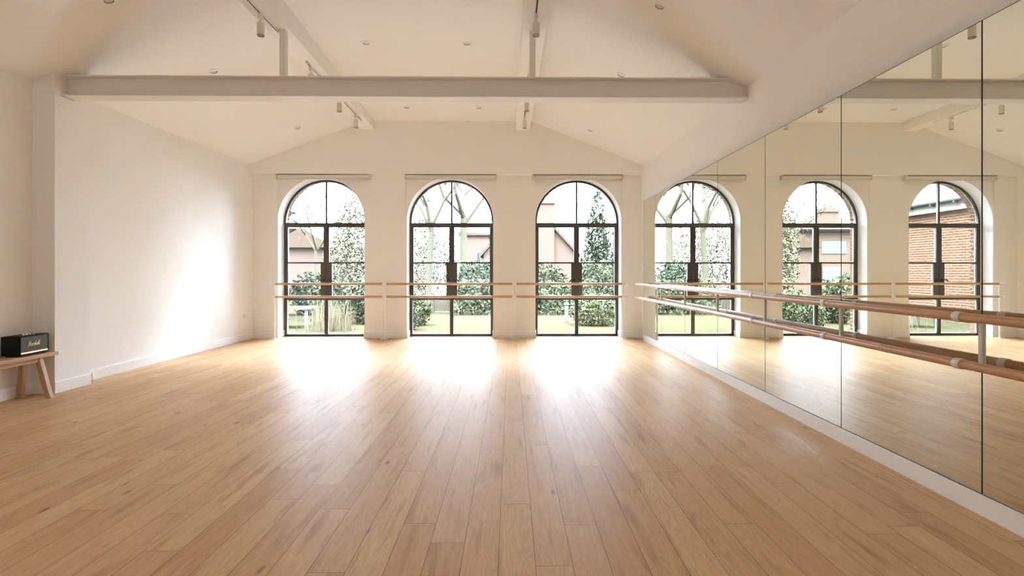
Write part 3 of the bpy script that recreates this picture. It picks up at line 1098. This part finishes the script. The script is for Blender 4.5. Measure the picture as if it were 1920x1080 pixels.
# evergreen and pale-leaved trees
shrub('conifer_tree', 3.8, 25.0, (1.15, 0.9, 2.6), 6500, 0.085, 'lf_dark', 'dark green bushy conifer in the window beside the mirrors', 'tree', 'cone', zc_=2.35)
shrub('conifer_tree', 5.3, 27.6, (0.75, 0.7, 2.6), 3000, 0.09, 'lf_dark', 'narrow pointed conifer beside the bushy conifer', 'tree', 'cone', zc_=2.35)
shrub('leafy_tree', -7.0, 25.5, (0.95, 0.9, 2.7), 5200, 0.075, 'lf_pale', 'tall pale green tree at the right of the left window', 'tree', 'ball', zc_=2.1)
shrub('leafy_tree', -5.0, 29.0, (2.3, 1.5, 2.2), 8000, 0.075, 'lf_pale', 'wide pale yellow-green tree behind the bare trees', 'tree', 'ball', zc_=1.9)
shrub('leafy_tree', -8.9, 30.5, (1.2, 1.1, 1.9), 3000, 0.08, 'lf_pale', 'pale loose tree behind the tall pale green tree', 'tree', 'ball', zc_=1.4)
# hedges and bushes round the lawn
shrub('garden_hedge', 0.4, 19.3, (2.4, 0.5, 0.62), 4200, 0.07, 'lf_mid', 'clipped green hedge at the back of the lawn', 'hedge', 'box', zc_=0.42)
shrub('bush', -1.25, 21.5, (1.05, 0.8, 0.95), 2600, 0.08, 'lf_dark', 'dark rounded bush behind the hedge', 'bush', zc_=0.75)
shrub('bush', -2.72, 15.4, (0.60, 0.55, 0.55), 2600, 0.05, 'lf_lime', 'bright lime green rounded bush at the lawn edge', 'bush', zc_=0.28)
shrub('bush', -2.58, 14.25, (0.33, 0.30, 0.38), 1300, 0.042, 'lf_mid', 'small dark bush before the lime green bush', 'bush', zc_=0.14)
shrub('bush', -5.35, 17.2, (0.75, 0.7, 0.75), 2300, 0.065, 'lf_mid', 'green bush behind the white table in the garden', 'bush', zc_=0.45)
shrub('bush', 2.35, 15.4, (0.75, 0.6, 0.5), 2600, 0.05, 'lf_lime', 'pale green bush low in the window beside the mirrors', 'bush', zc_=0.22)
shrub('bush', 1.15, 21.4, (1.05, 0.7, 0.95), 2800, 0.075, 'lf_mid', 'loose green bush left of the conifer', 'bush', zc_=0.75)
shrub('bush', 3.55, 22.8, (1.2, 0.8, 1.1), 3000, 0.075, 'lf_mid', 'green bush at the foot of the conifer', 'bush', zc_=0.7)
shrub('bush', -4.1, 15.8, (0.42, 0.42, 0.72), 1900, 0.055, 'lf_mid', 'tall leafy bush low at the right of the left window', 'bush', zc_=0.42)
shrub('bush', -6.7, 19.2, (0.75, 0.6, 0.8), 1800, 0.07, 'lf_dark', 'low dark bush beside the brick wing', 'bush', zc_=0.5)
shrub('bush', -3.7, 19.6, (0.80, 0.55, 0.95), 2600, 0.07, 'lf_pale', 'pale straggly bush behind the lime green bush', 'bush', zc_=0.7)
# tall dry grasses
t = thing('tall_grass', 'clump of tall straw-coloured grass outside the left window', 'grass', (-4.4, 14.1, GZ), None, 'stuff')
mb = MB()
for _ in range(420):
    x, y = rnd.gauss(-4.42, 0.24), rnd.gauss(14.0, 0.14)
    h = rnd.uniform(0.25, 0.95)
    dx, dy = rnd.gauss(0, 0.12), rnd.gauss(0, 0.10)
    b = len(mb.v)
    mb.v += [(x, y, GZ), (x + 0.009, y, GZ), (x + dx * 0.4 + 0.006, y + dy * 0.4, GZ + h * 0.6), (x + dx * 0.4, y + dy * 0.4, GZ + h * 0.6), (x + dx, y + dy, GZ + h)]
    mb.f += [(b, b + 1, b + 2, b + 3), (b + 3, b + 2, b + 4)]
plain_build(mb, 'blades', M['lf_straw'], t)

# white garden table and post
t = thing('garden_table', 'white garden table low in the left window', 'table', (-5.6, 14.9, GZ))
MB().box(-6.05, -5.15, 14.5, 15.3, 0.33, 0.38).build('tabletop', M['wpaint'], t, smooth=False, bevel=0.006)
for x in (-5.99, -5.21):
    for y in (14.57, 15.23):
        MB().box(x - 0.035, x + 0.035, y - 0.035, y + 0.035, GZ, 0.33).build('leg', M['wpaint'], t, smooth=False)
t = thing('gate_post', 'white wooden post on the lawn edge beside the pale green bush', 'post', (1.6, 16.2, GZ))
MB().box(1.54, 1.64, 16.15, 16.25, GZ, 0.36).build('shaft', M['wpaint'], t, smooth=False, bevel=0.005)
MB().quad_box([(1.52, 16.13, 0.36), (1.66, 16.13, 0.36), (1.66, 16.27, 0.36), (1.52, 16.27, 0.36),
               (1.57, 16.18, 0.42), (1.61, 16.18, 0.42), (1.61, 16.22, 0.42), (1.57, 16.22, 0.42)]).build('cap', M['wpaint'], t, smooth=False)
# timber gate behind the lime bush
t = thing('garden_gate', 'grey timber garden gate behind the lime green bush', 'gate', (-2.35, 19.9, GZ))
for x in (-2.72, -2.1):
    MB().box(x - 0.05, x + 0.05, 19.86, 19.96, GZ, 0.55).build('gate_post', M['fence'], t, smooth=False)
g = MB()
for k in range(5):
    g.box(-2.66 + k * 0.102, -2.57 + k * 0.102, 19.89, 19.92, -0.08, 0.45)
g.box(-2.67, -2.15, 19.92, 19.94, 0.05, 0.12).box(-2.67, -2.15, 19.92, 19.94, 0.3, 0.37)
g.build('boards', M['fence'], t, smooth=False)


def house_window(t, x0, x1, z0, z1, yf, n=3):
    f = MB().box(x0, x1, yf - 0.05, yf + 0.02, z0, z1).build('window_frame', M['wpaint'], t, smooth=False)
    w_ = (x1 - x0 - 0.12) / n
    for k in range(n):
        MB().box(x0 + 0.06 + k * w_ + 0.03, x0 + 0.06 + (k + 1) * w_ - 0.03, yf - 0.06, yf - 0.045, z0 + 0.08, z1 - 0.08).build('pane', M['wglass'], f, smooth=False)


def chimney(t, x0, x1, y0, y1, z0, z1, mat):
    c = MB().box(x0, x1, y0, y1, z0, z1).box(x0 - 0.08, x1 + 0.08, y0 - 0.08, y1 + 0.08, z1 - 0.35, z1 - 0.15).build('chimney', mat, t, smooth=False)
    p = MB()
    for k in range(2):
        xx = x0 + (x1 - x0) * (0.3 + 0.4 * k)
        p.lathe([(0.13, z1), (0.11, z1 + 0.35), (0.13, z1 + 0.38), (0.0, z1 + 0.38)], (xx, (y0 + y1) / 2, 0), (0, 0, 1), 12)
    p.build('chimney_pots', mat, c)


# brick wing at the left with a slate roof, runs away from the far wall
t = thing('brick_wing', 'single-storey red brick wing with slate roof and grey gutter outside, seen in the mirror', 'building', (-9.2, 15.5, GZ))
MB().box(-11.0, -7.7, 11.9, 19.6, GZ - 0.1, 3.06).build('wall', M['brick'], t, smooth=False)
MB().prism([(-7.5, 3.36), (-9.35, 4.95), (-11.2, 3.36), (-11.2, 3.28), (-7.5, 3.28)], 11.75, 19.8).build('roof', M['slate'], t, smooth=False)
MB().box(-7.72, -7.56, 11.8, 19.72, 3.05, 3.29).build('fascia', M['fascia'], t, smooth=False)
gt = MB().tube([(-7.49, 11.7, 3.33), (-7.49, 19.8, 3.33)], 0.062, 14).build('gutter', M['gutter'], t)
for k in range(9):
    MB().box(-7.56, -7.43, 12.2 + 0.9 * k, 12.26 + 0.9 * k, 3.235, 3.30).build('gutter_bracket', M['gutter'], gt, smooth=False)

# far house at the left with two storeys
HY = 46.0
g0 = ground(HY)
t = thing('house', 'two-storey brick house with white windows and one chimney, beyond the brick wing', 'house', (-22, HY + 4, g0))
MB().box(-30.5, -17.6, HY, HY + 8, g0 - 0.2, 4.75).build('wall', M['brickfar'], t, smooth=False)
MB().quad_box([(-31, HY - 0.5, 4.7), (-17.1, HY - 0.5, 4.7), (-17.1, HY + 8.5, 4.7), (-31, HY + 8.5, 4.7),
               (-27, HY + 4, 6.1), (-20.0, HY + 4, 6.1), (-20.0, HY + 4.2, 6.1), (-27, HY + 4.2, 6.1)]).build('roof', M['tiles'], t, smooth=False)
chimney(t, -22.3, -21.0, HY + 1.0, HY + 2.0, 4.6, 6.6, M['brickfar'])
house_window(t, -22.3, -20.3, 2.75, 3.75, HY)
house_window(t, -25.2, -23.0, 2.75, 3.75, HY)
house_window(t, -21.8, -20.4, 0.45, 1.65, HY, 2)
house_window(t, -19.6, -18.4, 2.75, 3.75, HY, 2)
MB().box(-23.0, -22.75, HY - 0.12, HY, g0, 4.6).build('downpipe', M['wpaint'], t, smooth=False)
MB().box(-30.6, -17.5, HY - 0.2, HY + 0.05, 4.55, 4.72).build('eaves_board', M['wpaint'], t, smooth=False)
# lower roofed range joined in front of it
t = thing('outbuilding', 'low brick outbuilding with a sloping tiled roof before the far house', 'building', (-14.4, 41, ground(40)))
MB().box(-16.4, -12.4, 39.5, 44.5, ground(42) - 0.2, 3.0).build('wall', M['brickfar'], t, smooth=False)
MB().prism([(-16.7, 2.95), (-12.1, 2.95), (-14.4, 4.35)], 39.2, 44.8).build('roof', M['tiles'], t, smooth=False)

# unseen range added on the right; it shades the left wall from the low sky
t = thing('outbuilding', 'added brick range out of view on the right, shading the left wall', 'building', (10.5, 21, GZ))
MB().box(8.5, 12.5, 16.8, 28, GZ - 0.1, 3.3).build('wall', M['brick'], t, smooth=False)
MB().box(8.5, 12.5, 13.3, 16.8, GZ - 0.1, 5.4).build('tall_shading_end', M['brick'], t, smooth=False)  # taller end added to block sky from the far left wall
MB().box(8.3, 12.7, 13.1, 17.0, 5.4, 5.6).build('parapet', M['fascia'], t, smooth=False)
MB().prism([(8.2, 3.25), (12.8, 3.25), (10.5, 4.9)], 16.8, 28.3).build('roof', M['slate'], t, smooth=False)

# house at the right in the middle window
HY = 49.0
t = thing('house', 'plain brick house behind the bare trees in the middle window', 'house', (-3.1, HY + 3, ground(HY)))
MB().box(-4.35, -1.95, HY, HY + 6, ground(HY) - 0.2, 4.45).build('wall', M['brickfar'], t, smooth=False)
MB().prism([(-4.5, 4.4), (-1.75, 4.4), (-1.75, 4.55), (-4.5, 4.7)], HY - 0.2, HY + 6.2).build('roof', M['tiles'], t, smooth=False)
house_window(t, -3.0, -2.2, 1.9, 3.0, HY, 2)

# gabled house with a big chimney, left part of the window beside the mirrors
HY = 40.0
t = thing('house', 'gabled brick house with a broad chimney stack left of the conifer', 'house', (1.4, HY + 4, ground(HY)))
MB().prism([(-1.9, ground(HY) - 0.2), (4.6, ground(HY) - 0.2), (4.6, 2.5), (2.2, 5.3), (0.5, 5.3), (-1.9, 2.5)], HY, HY + 8).build('wall', M['brickfar'], t, smooth=False)
r_ = MB()
r_.quad_box([(4.85, HY - 0.2, 2.3), (4.95, HY - 0.2, 2.42), (4.95, HY + 8.2, 2.42), (4.85, HY + 8.2, 2.3),
             (2.1, HY - 0.2, 5.32), (2.2, HY - 0.2, 5.45), (2.2, HY + 8.2, 5.45), (2.1, HY + 8.2, 5.32)])
r_.quad_box([(-2.25, HY - 0.2, 2.42), (-2.15, HY - 0.2, 2.3), (-2.15, HY + 8.2, 2.3), (-2.25, HY + 8.2, 2.42),
             (0.5, HY - 0.2, 5.45), (0.6, HY - 0.2, 5.32), (0.6, HY + 8.2, 5.32), (0.5, HY + 8.2, 5.45)])
r_.build('roof', M['tiles'], t, smooth=False)
chimney(t, 1.75, 3.05, HY - 0.25, HY + 0.8, ground(HY) + 0.5, 6.4, M['brickfar'])
